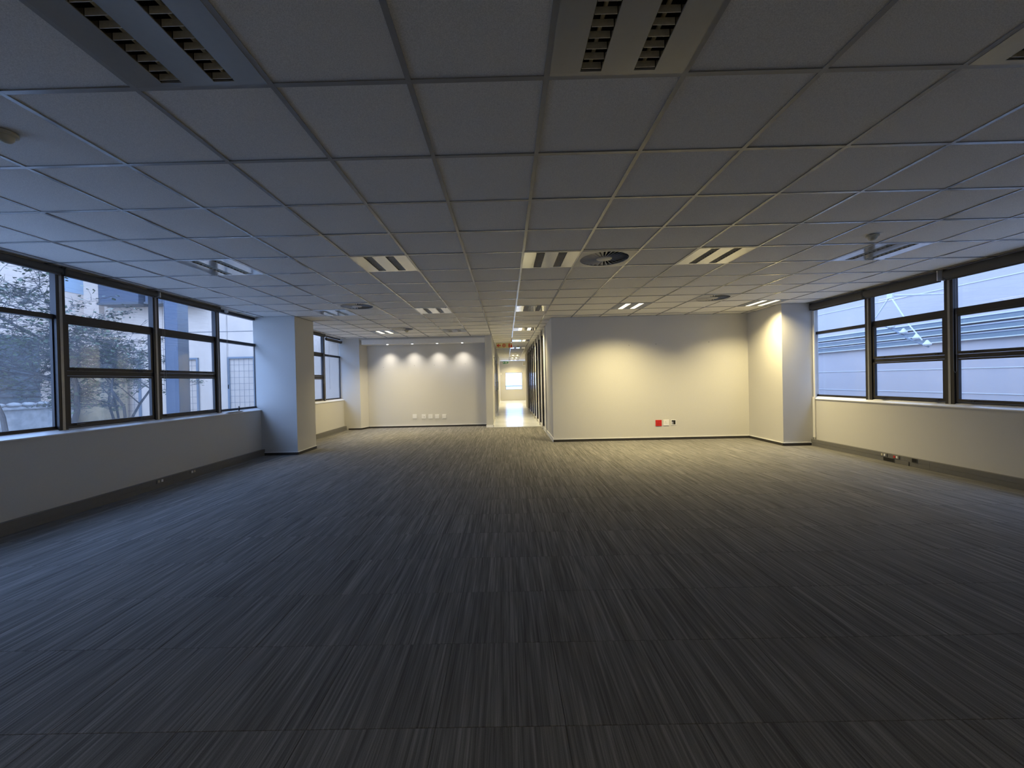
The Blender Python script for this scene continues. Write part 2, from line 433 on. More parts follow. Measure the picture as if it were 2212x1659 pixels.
# ------------------------------------------------------------------ air diffusers
def make_diffuser():
    e = empty('air_diffuser')
    k = 40; r = .262; a, b = -.29, .29
    p = MB()
    ring = [(r*math.cos(2*math.pi*i/k), r*math.sin(2*math.pi*i/k)) for i in range(k)]
    def sq(t):
        c, s_ = math.cos(t), math.sin(t); m = max(abs(c), abs(s_)); return (.288*c/m, .288*s_/m)
    out = [sq(2*math.pi*i/k) for i in range(k)]
    for i in range(k):
        i2 = (i+1) % k
        p.quad((*ring[i], -.005), (*ring[i2], -.005), (*out[i2], -.005), (*out[i], -.005))
        p.quad((*ring[i], -.005), (*ring[i], .02), (*ring[i2], .02), (*ring[i2], -.005))
        p.quad((*out[i], -.005), (*out[i2], -.005), (*out[i2], .004), (*out[i], .004))
    part('face_plate', p, 'grill', e)
    part('plenum', MB().lathe([(.262, .02), (.262, .055), (.0, .055)], k=k), 'dark', e)
    part('hub', MB().lathe([(.0, -.008), (.075, -.008), (.085, -.002), (.085, .012), (.0, .012)], k=k), 'grill', e, smooth=True)
    v = MB(); n = 30
    for i in range(n):
        t = 2*math.pi*i/n; dt = 2*math.pi/n*.28
        a0, a1 = t-dt, t+dt
        P = lambda r_, a_, z: (r_*math.cos(a_), r_*math.sin(a_), z)
        q = [P(.08,a0,-.004), P(.262,a0,-.004), P(.262,a1,.010), P(.08,a1,.010)]
        q2 = [(x, y, z+.003) for x, y, z in q]
        m0 = len(v.v); v.v += q+q2
        v.f += [(m0,m0+1,m0+2,m0+3),(m0+7,m0+6,m0+5,m0+4),(m0,m0+4,m0+5,m0+1),(m0+2,m0+6,m0+7,m0+3)]
    part('swirl_vanes', v, 'grill', e, kind='stuff')
    return e
dl = {(1,4): 'large round swirl air diffuser beside the central light panel',
      (-5,8): 'round swirl air diffuser near the left column, beside a blue-tinted light',
      (-5,13): 'small round air diffuser far off by the left recess, near a smoke detector',
      (5,8): 'round swirl air diffuser between the two lit lamps on the right'}
d0 = None
for k_ in DIFF:
    loc = (gx(k_[0])+.3, gy(k_[1])+.3, H)
    if d0 is None: o = d0 = make_diffuser(); o.location = loc
    else: o = copy_tree(d0, loc)
    tag(o, dl[k_], 'air vent', 'round air diffusers in the ceiling')

# smoke detectors
def smoke():
    e = empty('smoke_detector')
    part('base', MB().lathe([(0,0),(.052,0),(.052,-.012),(.046,-.016),(0,-.016)], k=28), 'cream', e, smooth=True)
    part('sensor_head', MB().lathe([(0,-.016),(.038,-.016),(.036,-.03),(.028,-.042),(.018,-.048),(0,-.05)], k=28), 'cream', e, smooth=True)
    return e
sd = smoke(); sd.location = (-2.52, 2.06, H-.002); tag(sd, 'cream smoke detector on the ceiling at the left edge of the view', 'smoke detector', 'ceiling smoke detectors')
for loc, lb in (((3.535, 3.933, H-.002), 'smoke detector on the ceiling just in front of the right-hand light panel'),
                ((-2.467, 10.2, H-.002), 'small smoke detector near the far round diffuser in front of the recess'),
                ((.479, 15.6, H-.002), 'smoke detector in the corridor right of the red arrow sign')):
    tag(copy_tree(sd, loc), lb, 'smoke detector', 'ceiling smoke detectors')

# ------------------------------------------------------------------ downlights in the bulkhead
dlab = ['leftmost of the four glowing downlights under the white bulkhead', 'second downlight from the left under the white bulkhead',
        'third downlight from the left under the white bulkhead', 'rightmost of the four glowing downlights under the white bulkhead']
p0 = None
for k, x in enumerate((-3.42, -2.70, -1.98, -1.25)):
    loc = (x, 11.80, 2.455)
    if p0 is None:
        p0 = o = empty('downlight'); o.location = loc
        part('trim_ring', MB().lathe([(.030,-.001),(.034,-.006),(.045,-.006),(.048,0),(.03,0)], k=24), 'white', o, smooth=True)
        part('lens', MB().lathe([(0,-.010),(.020,-.010),(.031,-.003),(.031,0)], k=24), 'spoton', o, smooth=True, label='glowing lens')
    else: o = copy_tree(p0, loc)
    tag(o, dlab[k], 'downlight', 'downlights over the recessed wall')
    l = bpy.data.lights.new('spot', 'SPOT'); l.energy = SPOT_W; l.color = (1, .92, .80); l.spot_size = R(104); l.spot_blend = 1; l.shadow_soft_size = .025
    lo = bpy.data.objects.new('downlight_beam', l); lo.parent = o; lo.location = (0, 0, -.018); lo.rotation_euler = (R(2), 0, 0); COL.objects.link(lo)

# ------------------------------------------------------------------ windows
def handle(parent, x, y, z, s):
    h = MB().box(min(x, x+s*.012), y-.018, z-.012, max(x, x+s*.012), y+.018, z+.012)
    h.box(min(x+s*.012, x+s*.03), y-.010, z-.006, max(x+s*.012, x+s*.03), y+.010, z+.006)
    h.box(min(x+s*.024, x+s*.036), y-.075, z-.004, max(x+s*.024, x+s*.036), y+.02, z+.010)
    part('window_handle', h, 'black', parent)
def ribbon(name, label, X, s, bays, mulls, ztop, y0, y1, tz):
    """X inner face plane, s=+1 room lies at +x (left wall) / -1; bays (ya, yb, kind)"""
    e = empty(name); e['kind'] = 'structure'; e['label'] = label
    xo = X - s*.07
    bx = lambda mb, ya, za, yb, zb, d0=0., d1=.07: mb.box(min(X-s*d0, X-s*d1), ya, za, max(X-s*d0, X-s*d1), yb, zb)
    part('bottom_rail', bx(MB(), y0, .89, y1, .925), 'frame', e)
    part('head_rail', bx(MB(), y0, ztop, y1, H+.01), 'frame', e)
    for ya, yb in mulls:
        part('mullion', bx(MB(), ya, .89, yb, ztop+.03, -.025, .038), 'frame', e)
        ym = (ya+yb)/2
        part('mullion_strip', bx(MB(), ym-.014, .89, ym+.014, ztop+.03, -.0275, -.025), 'strip', e)
    for ya, yb, kind in bays:
        if kind == 'fixed':
            part('transom', bx(MB(), ya, tz+.01, yb, tz+.06), 'frame', e)
            part('glazing_bead', bx(MB(), ya, .925, yb, .945, .01, .038).box(min(X-s*.01,X-s*.038), ya, .925, max(X-s*.01,X-s*.038), ya+.012, tz+.02).box(min(X-s*.01,X-s*.038), yb-.012, .925, max(X-s*.01,X-s*.038), yb, tz+.02), 'frame', e)
            part('glass_pane', bx(MB(), ya, .93, yb, tz+.02, .033, .037), 'glass', e)
            part('glass_pane', bx(MB(), ya, tz+.05, yb, ztop+.01, .033, .037), 'glass', e)
        else:
            part('transom', bx(MB(), ya, tz, yb, tz+.08), 'frame', e)
            part('transom', bx(MB(), ya, 1.485, yb, 1.535), 'frame', e)
            part('glass_pane', bx(MB(), ya, tz+.07, yb, ztop+.01, .033, .037), 'glass', e)
            for za, zb in ((.928, 1.482), (1.538, tz-.003)):
                f = .036; d0, d1 = -.012, .024
                m = MB()
                bx(m, ya+.003, za, yb-.003, za+f, d0, d1); bx(m, ya+.003, zb-f*.6, yb-.003, zb, d0, d1)
                bx(m, ya+.003, za+f, ya+.003+f, zb-f*.6, d0, d1); bx(m, yb-.003-f, za+f, yb-.003, zb-f*.6, d0, d1)
                sa = part('sash', m, 'frame', e)
                part('glass_pane', bx(MB(), ya+f, za+f*.8, yb-f, zb-f*.5, .018, .022), 'glass', sa)
                L_ = yb-ya
                handle(sa, X+s*.012, ya+.13*L_, za+.014, s); handle(sa, X+s*.012, yb-.15*L_, za+.014, s)
    return e
mw = .09
Lm = [(.67, .76), (1.86, 1.95), (3.14-mw, 3.14), (4.275, 4.365), (5.46, 5.55), (6.64, 6.73)]
Lb = [(.76, 1.86, 'fixed'), (1.95, 3.05, 'sash'), (3.14, 4.275, 'fixed'), (4.365, 5.46, 'sash'), (5.55, 6.64, 'sash'), (6.73, 7.74, 'fixed')]
ribbon('window_1', 'long dark-framed ribbon window on the left, looking onto trees', WL, 1, Lb, Lm, 2.575, .70, 7.74, 2.07)
ribbon('window_2', 'dark-framed window between the left column and the recess', WL, 1,
       [(8.47, 9.42, 'fixed'), (9.51, 10.56, 'sash'), (10.65, 11.70, 'fixed')], [(9.42, 9.51), (10.56, 10.65)], 2.60, 8.47, 11.72, 2.07)
ribbon('window_3', 'long dark-framed ribbon window on the right, looking onto a pale blue wall', WR, -1,
       [(.57, 1.68, 'sash'), (1.77, 2.87, 'sash'), (2.96, 4.06, 'fixed'), (4.15, 5.255, 'sash'), (5.365, 6.43, 'sash'), (6.54, 7.62, 'fixed')],
       [(.48, .57), (1.68, 1.77), (2.87, 2.96), (4.06, 4.15), (5.255, 5.365), (6.43, 6.54)], 2.56, .50, 7.62, 2.045)
def sill(par, pts, y0, y1):
    mb = MB(); k = len(pts)
    mb.v = [(x, y0, z) for x, z in pts] + [(x, y1, z) for x, z in pts]
    mb.f = [tuple(range(k)), tuple(range(2*k-1, k-1, -1))] + [(i+k, (i+1) % k + k, (i+1) % k, i) for i in range(k)]
    part('window_sill', mb, 'sill', bpy.data.objects[par])
lp = [(-4.86, .868), (XL+.014, .860), (XL+.014, .872), (-4.775, .918), (-4.86, .918)]
sill('window_1', lp, .7, 7.73); sill('window_2', lp, 8.48, PIER)
sill('window_3', [(5.86, .868), (XR-.014, .860), (XR-.014, .872), (5.775, .918), (5.86, .918)][::-1], .5, 7.6)
# end window
e = empty('window_4'); e['kind'] = 'structure'; e['label'] = 'bright square window at the end of the corridor'
f = MB(); fr = .03
f.box(wx0, YE+.02, wz0, wx1, YE+.07, wz0+fr).box(wx0, YE+.02, wz1-fr, wx1, YE+.07, wz1).box(wx0, YE+.02, wz0, wx0+fr, YE+.07, wz1).box(wx1-fr, YE+.02, wz0, wx1, YE+.07, wz1)
part('window_frame', f, 'alum', e); part('glass_pane', MB().box(wx0+fr, YE+.04, wz0+fr, wx1-fr, YE+.045, wz1-fr), 'glass', e)

# roller blinds (rolled up) with bead chains
def blind(ya, yb, x, z0, z1, label, chain=None, group='rolled-up roller blinds', br=('blind', 'blind')):
    e = empty('roller_blind', (x, (ya+yb)/2, z0))
    hy = (yb-ya)/2; r = (z1-z0)/2
    part('rolled_fabric', MB().tube((0, -hy+.012, r), (0, hy-.012, r), r, k=18), 'blind', e, smooth=True)
    part('bracket', MB().box(-r*.9, -hy, .0, r*.9, -hy+.01, z1-z0+.005), br[0], e)
    part('bracket', MB().box(-r*.9, hy-.01, .0, r*.9, hy, z1-z0+.005), br[1], e)
    part('bottom_bar', MB().box(-.012, -hy+.02, -.012, .012, hy-.02, .004), 'blind', e)
    if chain:
        yy, zl = chain; c = MB(); yy -= (ya+yb)/2
        zb = zl - z0
        pts = [(0, yy-.016, r), (0, yy-.016, zb+.03), (0, yy, zb), (0, yy+.016, zb+.03), (0, yy+.016, r)]
        for p, q in zip(pts, pts[1:]): c.tube(p, q, .0016, k=5)
        part('bead_chain', c, 'strip', e)
    tag(e, label, 'roller blind', group)
BX = -4.712
blind(3.06, 4.31, BX, 2.562, 2.632, 'rolled-up dark blind over the leftmost visible pane of the left windows')
blind(4.33, 5.485, BX, 2.562, 2.632, 'rolled-up dark blind over the left window pane facing most of the tree')
blind(5.52, 6.70, BX, 2.562, 2.632, 'rolled-up dark blind over the pane showing the blue steel post', (5.60, 1.28), br=('plate', 'blind'))
BX = 5.69
blind(6.47, 7.585, BX, 2.50, 2.625, 'rolled-up blind over the narrow right window pane beside the column')
blind(5.345, 6.46, BX, 2.50, 2.625, 'rolled-up blind over the right window pane showing the white bracket', br=('plate', 'blind'))
blind(4.12, 5.29, BX, 2.50, 2.625, 'rolled-up blind over the last right window pane, at the view edge', (5.20, 1.3))
blind(8.55, 10.60, -4.712, 2.57, 2.632, 'rolled-up blind in the far left window beyond the column', (10.5, 1.35))
blind(10.68, 11.68, -4.712, 2.50, 2.56, 'slightly lowered blind in the far left window next to the pier', (10.86, 1.2))
ch = MB()
for p, q in (((0,-.012,.0),(0,-.012,-1.28)), ((0,.012,0),(0,.012,-1.28)), ((0,-.012,-1.28),(0,.012,-1.28))): ch.tube(p, q, .0022, k=5)
e = empty('blind_chain', (-4.70, 6.86, 2.63))
part('cord_loop', ch, 'strip', e); part('bracket', MB().box(-.02, -.02, -.05, .02, .02, .0), 'plate', e)
part('tension_weight', MB().tube((0,0,-1.34), (0,0,-1.27), .007, k=8), 'black', e)
tag(e, 'dangling blind chain with small dark weight in front of the last left pane', 'blind chain')

# ------------------------------------------------------------------ power trunking
def trunk(name, x, s, y0, y1, label):
    e = empty(name, (x, y0, 0)); L_ = y1-y0; xa, xb = (0, -.06*s)
    e['kind'] = 'structure'; e['label'] = label
    part('trunking_base', MB().box(min(xa, xb*.9), 0, 0, max(xa, xb*.9), L_, .118), 'trunk', e)
    n = max(1, round(L_/2.0)); 
    for i in range(n):
        a, b = L_*i/n+.001, L_*(i+1)/n-.001
        part('trunking_cover', MB().box(min(0, .004*s), a, .063, max(0, .004*s), b, .120), 'trunk', e)
        part('trunking_cover', MB().box(min(0, .004*s), a, .002, max(0, .004*s), b, .060), 'trunk', e)
    return e
tl_ = trunk('trim_5', -4.634, 1, YB, 7.73, 'grey two-compartment power trunking along the left wall')
tl2 = trunk('trim_6', -4.634, 1, 8.48, PIER, 'grey trunking under the far left window')
tr_ = trunk('trim_7', 5.644, -1, YB, 7.6, 'grey power trunking along the right wall')
def outlet(loc, s, cols, label, group):
    e = empty('power_outlet', loc)
    part('plate', MB().box(min(0, s*.007), -.055, -.024, max(0, s*.007), .055, .024), 'trunk', e, bevel=.0015)
    for k, (dy, m) in enumerate(cols):
        part('socket_module', MB().box(min(s*.006, s*.012), dy-.013, -.016, max(s*.006, s*.012), dy+.013, .016), m, e, bevel=.001)
    tag(e, label, 'power outlet', group)
G1 = 'outlets in the window trunking'
outlet((-4.63, 5.37, .092), 1, [(-.025, 'cream'), (.03, 'plate')], 'nearer dim outlet in the left wall trunking', G1)
outlet((-4.63, 5.94, .092), 1, [(-.02, 'plate'), (.025, 'cream')], 'farther dim outlet in the left trunking, closer to the column', G1)
outlet((5.64, 6.14, .092), -1, [(-.02, 'plate'), (.022, 'cream')], 'white outlet in the right trunking, beside the red one', G1)
outlet((5.64, 5.95, .092), -1, [(.018, 'red'), (-.022, 'plate')], 'outlet with red module in the right wall trunking', G1)
for (y, z, hy, hz, lb) in ((6.06, .033, .085, .026, 'open black cut-out in the right trunking below the outlets'), (5.68, .092, .035, .025, 'small square black hole in the right trunking')):
    e = empty('cable_opening', (5.638, y, z))
    part('opening', MB().box(-.002, -hy, -hz, .004, hy, hz), 'dark', e)
    part('rim', MB().box(-.003, -hy-.004, hz, .003, hy+.004, hz+.003).box(-.003, -hy-.004, -hz-.003, .003, hy+.004, -hz).box(-.003, -hy-.004, -hz, .003, -hy, hz).box(-.003, hy, -hz, .003, hy+.004, hz), 'trunk', e)
    tag(e, lb, 'trunking opening')
e = empty('trunking_joint_cover', (5.64, 5.86, .031)); part('joint_plate', MB().box(-.006, -.1, -.029, .0, .1, .027), 'trunk', e)
part('joint_edge', MB().box(-.0065, -.103, -.029, .0, -.1, .027), 'black', e)
tag(e, 'loose cover piece on the lower half of the right trunking', 'trunking cover')

# ------------------------------------------------------------------ wall plates
def wallplate(x, y, z, w, h, m, kind, label, group=None):
    e = empty('wall_socket' if kind != 'open' else 'open_back_box', (x, y, z))
    if kind != 'open':
        part('plate', MB().box(-w/2, -.010, -h/2, w/2, 0, h/2), m, e, bevel=.002)
    if kind == 'socket3':
        for dx, dz, a, b in ((-.012, .018, .003, .005), (-.026, -.012, .005, .003), (.004, -.012, .005, .003)):
            part('pin_hole', MB().box(dx-a, -.0115, dz-b, dx+a, -.009, dz+b), 'black', e)
        part('rocker_switch', MB().box(.028, -.013, -.014, .042, -.009, .01), m, e, bevel=.001)
    elif kind == 'twin':
        part('module', MB().box(-w*.36, -.0125, .008, w*.36, -.009, h*.33), m, e, bevel=.001)
        part('module', MB().box(-w*.36, -.0125, -h*.33, w*.36, -.009, -.004), m, e, bevel=.001)
    elif kind == 'data':
        part('module', MB().box(-.030, -.0125, .002, .006, -.009, .030), m, e, bevel=.001)
        part('port', MB().box(.006, -.012, -.022, .024, -.009, -.006), 'black', e)
    elif kind == 'open':
        f = MB(); a = .012
        f.box(-w/2, -.006, -h/2, -w/2+a, 0, h/2).box(w/2-a, -.006, -h/2, w/2, 0, h/2).box(-w/2+a, -.006, -h/2, w/2-a, 0, -h/2+a).box(-w/2+a, -.006, h/2-a, w/2-a, 0, h/2)
        part('rim', f, 'plate', e)
        part('box_interior', MB().box(-w/2+a, -.002, -h/2+a, w/2-a, -.0005, h/2-a), 'dark', e)
        part('knockout_plate', MB().prism([(-w/2+a,-.005),(-.004,-.005),(-.004,-.002),(-w/2+a,-.002)], -h/2+a, .015), 'alum', e)
    tag(e, label, 'wall socket' if kind != 'open' else 'back box', group)
G2 = 'white wall plates low on the recessed wall'
FY = FAR
wallplate(-2.735, FY, .322, .125, .125, 'plate', 'twin', 'leftmost of the five white wall plates, set apart from the others', G2)
wallplate(-2.468, FY, .318, .125, .125, 'plate', 'data', 'second white wall plate from the left, with a dark port', G2)
wallplate(-2.268, FY, .314, .125, .125, 'plate', 'socket3', 'middle one of the five white wall plates', G2)
wallplate(-2.069, FY, .310, .125, .125, 'plate', 'twin', 'fourth white wall plate from the left', G2)
wallplate(-1.858, FY, .305, .125, .125, 'plate', 'twin', 'rightmost of the five white wall plates, nearest the corridor', G2)
wallplate(3.213, BLK, .356, .128, .128, 'red', 'socket3', 'red square socket low on the warm-lit wall')
wallplate(3.373, BLK, .362, .120, .125, 'plate', 'socket3', 'white socket between the red socket and the open box')
wallplate(3.530, BLK, .364, .105, .115, 'plate', 'open', 'open dark electrical box with missing cover right of the white socket')

for wl, Y, holes_ in (('wall_block', BLK, ((2.62, 2.02), (3.19, 2.03), (4.31, 2.05))), ('wall_far', FAR, ((-3.63, 1.80), (-2.71, 1.83), (-2.12, 1.83), (-1.20, 1.85)))):
    for hx, hz in holes_:
        part('screw_hole', MB().tube((hx, Y-.0015, hz), (hx, Y+.001, hz), .007, k=8), 'dark', bpy.data.objects[wl])
# conduit at the right corner
e = empty('cable_conduit', (5.69, 7.572, 0))
part('lower_duct', MB().box(-.014, -.028, .15, .010, .026, .90), 'plasticw', e, bevel=.003)
part('upper_duct', MB().box(.0, -.020, .90, .022, .018, 2.49), 'plasticw', e, bevel=.003)
part('end_tube', MB().tube((-.002, 0, .12), (-.002, 0, .16), .009, k=10), 'plasticw', e)
tag(e, 'white vertical cable duct in the corner between right column and window', 'cable duct')

# things on the sill
e = empty('paper_sheet', (-4.712, 7.05, .893), (0, 0, R(4)))
part('sheet', MB().box(-.028, -.20, 0, .030, .17, .004).box(-.02, -.26, .004, .035, .02, .006), 'plate', e)
tag(e, 'flat white paper lying on the left window sill near the column', 'paper')
e = empty('black_bottle', (-4.705, 7.125, .899))
part('body', MB().lathe([(0,0),(.012,0),(.013,.004),(.013,.05),(.008,.06),(.008,.064),(0,.064)], k=16), 'black', e, smooth=True)
part('cap', MB().lathe([(0,.064),(.009,.064),(.009,.082),(0,.083)], k=16), 'black', e, smooth=True)
tag(e, 'tiny black bottle standing on the paper on the left sill', 'bottle')

# ------------------------------------------------------------------ corridor: glazed partition
gp = empty('glass_partition', (.98, 10.0, 0)); gp['kind'] = 'structure'; gp['label'] = 'glazed office partition with dark posts on the right of the corridor'
ys = [10.0, 10.95, 11.95, 13.0, 14.05, 15.1, 16.15, 17.2, 18.0]
for k, y in enumerate(ys):
    part('partition_post', MB().box(-.022, y-10-.025, .0, .075, y-10+.025, H), 'frame' if k else 'alum', gp, label='dark post' if k else 'aluminium end post')
    if k < len(ys)-1: part('post_cover', MB().box(-.006, y-10+.025, .09, .02, y-10+.50, H-.02), 'white', gp)
for ya, yb in zip(ys, ys[1:]):
    part('glass_pane', MB().box(.0, ya-10+.50, .09, .006, yb-10-.025, 2.50), 'glass', gp)
part('bottom_rail', MB().box(-.008, 0, 0, .07, 8.0, .09), 'white', gp)
part('head_rail', MB().box(-.008, 0, 2.50, .07, 8.0, H), 'alum', gp)
# corridor doors on the left wall
for n_, (ya, yb) in enumerate(((13.55, 14.5), (16.4, 17.4))):
    e = empty('door_%d' % (n_+1), (-.395, ya, 0)); e['kind'] = 'structure'; e['label'] = ('nearer' if n_ == 0 else 'farther') + ' dark glazed door in the left corridor wall'
    W = yb-ya
    part('door_frame', MB().box(0, -.06, 0, .025, 0, 2.12).box(0, W, 0, .025, W+.06, 2.12).box(0, -.06, 2.06, .025, W+.06, 2.12), 'alum', e)
    lf = part('door_leaf', MB().box(0, 0, .01, .012, W, 2.06), 'darkglass', e)
    part('door_handle', MB().tube((.05, W-.12, .95), (.05, W-.12, 1.30), .012, k=10).tube((.01, W-.12, .99), (.05, W-.12, .99), .008).tube((.01, W-.12, 1.26), (.05, W-.12, 1.26), .008), 'steel', lf)
# hanging fire sign
def flat(pts, y0, y1):   # polygon in x,z extruded in y
    mb = MB(); k = len(pts)
    mb.v = [(x, y0, z) for x, z in pts] + [(x, y1, z) for x, z in pts]
    mb.f = [tuple(range(k)), tuple(range(2*k-1, k-1, -1))] + [(i+k, (i+1) % k + k, (i+1) % k, i) for i in range(k)]
    return mb
e = empty('fire_sign', (-.030, 14.05, 2.54))
part('board', MB().box(-.29, -.004, -.085, .27, .004, .085), 'signcream', e, label='cream photoluminescent board')
part('suspension_rod', MB().tube((-.2, 0, .085), (-.2, 0, .1), .003), 'steel', e)
part('suspension_rod', MB().tube((.2, 0, .085), (.2, 0, .1), .003), 'steel', e)
ar = [(-.275, 0), (-.20, .06), (-.175, .06), (-.215, .016), (-.13, .016), (-.13, -.016), (-.215, -.016), (-.175, -.06), (-.20, -.06)]
part('arrow', flat(ar, -.006, -.004), 'signred', e, label='red left-pointing arrow')
def ring(cx, cz, r0, r1, k=24):
    mb = MB()
    for i in range(k):
        a, b = 2*math.pi*i/k, 2*math.pi*(i+1)/k
        mb.quad((cx+r0*math.cos(a), -.0055, cz+r0*math.sin(a)), (cx+r1*math.cos(a), -.0055, cz+r1*math.sin(a)), (cx+r1*math.cos(b), -.0055, cz+r1*math.sin(b)), (cx+r0*math.cos(b), -.0055, cz+r0*math.sin(b)))
    return mb
hr = ring(-.02, 0, .045, .062); r2 = ring(-.02, 0, .022, .034)
n0 = len(hr.v); hr.v += r2.v; hr.f += [tuple(i+n0 for i in q) for q in r2.f]
n0 = len(hr.v); r3 = ring(-.02, 0, .001, .012); hr.v += r3.v; hr.f += [tuple(i+n0 for i in q) for q in r3.f]
part('hose_reel_symbol', hr, 'signred', e, label='round red hose reel symbol')
part('extinguisher_symbol', flat([(.135,-.07),(.185,-.07),(.185,.03),(.175,.045),(.168,.07),(.150,.07),(.146,.045),(.135,.03)], -.006, -.004), 'signred', e, label='red extinguisher symbol')
part('flame_symbol', flat([(.205,-.07),(.262,-.07),(.262,.0),(.25,.03),(.24,.0),(.228,.05),(.215,.0),(.205,-.02)], -.006, -.004), 'signred', e, label='red flame symbol')
tag(e, 'cream hanging sign with red arrow and fire symbols across the corridor mouth', 'sign')
# exit sign at the end
e = empty('exit_sign', (0.0, YE-.03, 2.52))
part('board', MB().box(-.21, -.004, -.09, .21, .004, .09), 'signwhite', e)
part('green_field', MB().box(-.20, -.006, -.08, .08, -.004, .08), 'signgreen', e, label='green field')
part('arrow', flat([(-.18,0),(-.13,.05),(-.13,.018),(-.08,.018),(-.08,-.018),(-.13,-.018),(-.13,-.05)], -.008, -.006), 'signwhite', e, label='white arrow')
part('running_figure', flat([(-.03,-.07),(-.012,-.07),(.0,-.02),(.03,-.05),(.055,-.04),(.03,.0),(.03,.03),(.055,.02),(.06,.03),(.025,.05),(.02,.07),(.0,.07),(-.002,.05),(-.03,.035),(-.04,.0),(-.03,.0),(-.02,.02),(-.01,.015)], -.008, -.006), 'signwhite', e, label='white running figure')
part('door_symbol', MB().box(.10, -.006, -.07, .17, -.004, .07), 'signgreen', e, label='green doorway symbol')
part('mounting_lug', MB().box(-.18, .004, .05, -.14, .03, .08), 'steel', e)
tag(e, 'small green and white running-figure exit sign at the corridor end', 'sign')
e = empty('wall_speaker', (1.21, YE-.06, 2.43))
part('housing', MB().box(-.09, 0, -.14, .09, .06, .14), 'plate', e, bevel=.006)
part('grille', MB().box(-.07, -.004, -.11, .07, .001, .11), 'cream', e)
tag(e, 'white box mounted high on the corridor end wall, right corner', 'wall box')
e = empty('wall_switch', (-.33, YE-.008, 1.78)); part('plate', MB().box(-.045, 0, -.06, .045, .008, .06), 'plate', e, bevel=.002)
part('rocker', MB().box(-.014, -.004, -.022, .014, 0, .022), 'plate', e)
tag(e, 'small plate on the end wall left of the square window', 'switch')

# ------------------------------------------------------------------ outside, left courtyard
CYW = 12.0; CXF = -12.3
struct('courtyard_ground', MB().box(-14, -6, -.35, -5.0, 13, -.05), 'paving', 'paved courtyard ground')
struct('courtyard_ground', MB().box(5.95, -6, -.35, 12, 22, -.05), 'paving', 'ground of the right light well')
b = empty('courtyard_building', (-8.5, CYW, 0))
part('rear_wall', MB().box(-3.8, 0, -.1, 3.55, .3, 6.2), 'sandwall', b)
part('side_wall', MB().box(-4.1, -13, -.1, -3.8, -1.0, 6.2).box(-4.1, -1.0, -.1, -3.8, .3, 6.2), 'sandwall', b)
part('sky_patch', MB().box(-3.8, -.72, 4.1, -3.79, -.08, 5.6), 'skypatch', b)  # pale blue sheet added on the wall to stand in for sky
part('movement_joint', MB().box(-3.8, -.004, 2.95, 3.55, .002, 2.965), 'greysteel', b)
part('buttress', MB().box(-3.799, -.16, -.1, -3.35, 0, 6.2), 'sandwall', b)
# grey louvred opening on the side wall
lv = part('louvred_opening', MB().box(-3.8, -5.0, .95, -3.77, -1.35, 2.72), 'greywin', b)
for k in range(9):
    part('louvre_blade', MB().box(-3.775, -5.0, 1.0+k*.19, -3.735, -1.35, 1.06+k*.19), 'greysteel', lv)
part('canopy_box', MB().box(-3.1, -.42, 3.80, -1.95, 0, 5.0), 'bluesteel', b)
part('canopy_box', MB().box(-1.75, -.42, 3.80, -.25, 0, 5.0), 'bluesteel', b)
part('canopy_drip_edge', MB().box(-3.12, -.45, 3.74, -1.93, 0, 3.80).box(-1.77, -.45, 3.74, -.23, 0, 3.80), 'greysteel', b)
tag(b, 'white rendered building around the courtyard behind the left trees', 'building')
p = empty('steel_post', (-6.56, 8.1, -.05))
part('web', MB().box(-.012, -.12, 0, .012, .12, 5.2), 'greysteel', p)
part('flange', MB().box(-.13, -.14, 0, .13, -.12, 5.2), 'bluesteel', p)
part('flange', MB().box(-.13, .12, 0, .13, .14, 5.2), 'greysteel', p)
part('side_cover', MB().box(.10, -.12, 0, .13, .12, 5.2), 'greysteel', p)
tag(p, 'tall blue-grey steel post outside the left windows', 'post')
# trellises on the courtyard wall
def trellis():
    e = empty('trellis'); W, Hh = .82, 2.2
    part('frame', MB().box(-W/2, -.05, 0, -W/2+.05, 0, Hh).box(W/2-.05, -.05, 0, W/2, 0, Hh).box(-W/2, -.05, Hh-.05, W/2, 0, Hh).box(-W/2, -.05, .1, W/2, 0, .15), 'trellis', e)
    wv = MB(); wh = MB()
    for k in range(1, 5): x = -W/2+.05+(W-.1)*k/5; wv.tube((x, -.03, .1), (x, -.03, Hh-.04), .004, k=5)
    for k in range(1, 11): z = .12+(Hh-.17)*k/11; wh.tube((-W/2+.03, -.035, z), (W/2-.03, -.035, z), .004, k=5)
    part('vertical_wires', wv, 'wire', e); part('horizontal_wires', wh, 'wire', e)
    return e
t0 = None
for px_, lb in ((522, 'wire trellis seen through the left window pane nearest the column'),
                (398, 'wire trellis partly hidden behind the blue-grey steel post'),
                (271, 'wire trellis on the courtyard wall behind the tree branches')):
    x = (px_-1093.6)/880*CYW*1.0
    if t0 is None: t0 = o = trellis(); o.location = (x, CYW-.01, 0)
    else: o = copy_tree(t0, (x, CYW-.01, 0))
    tag(o, lb, 'trellis', 'wire trellises on the courtyard wall')
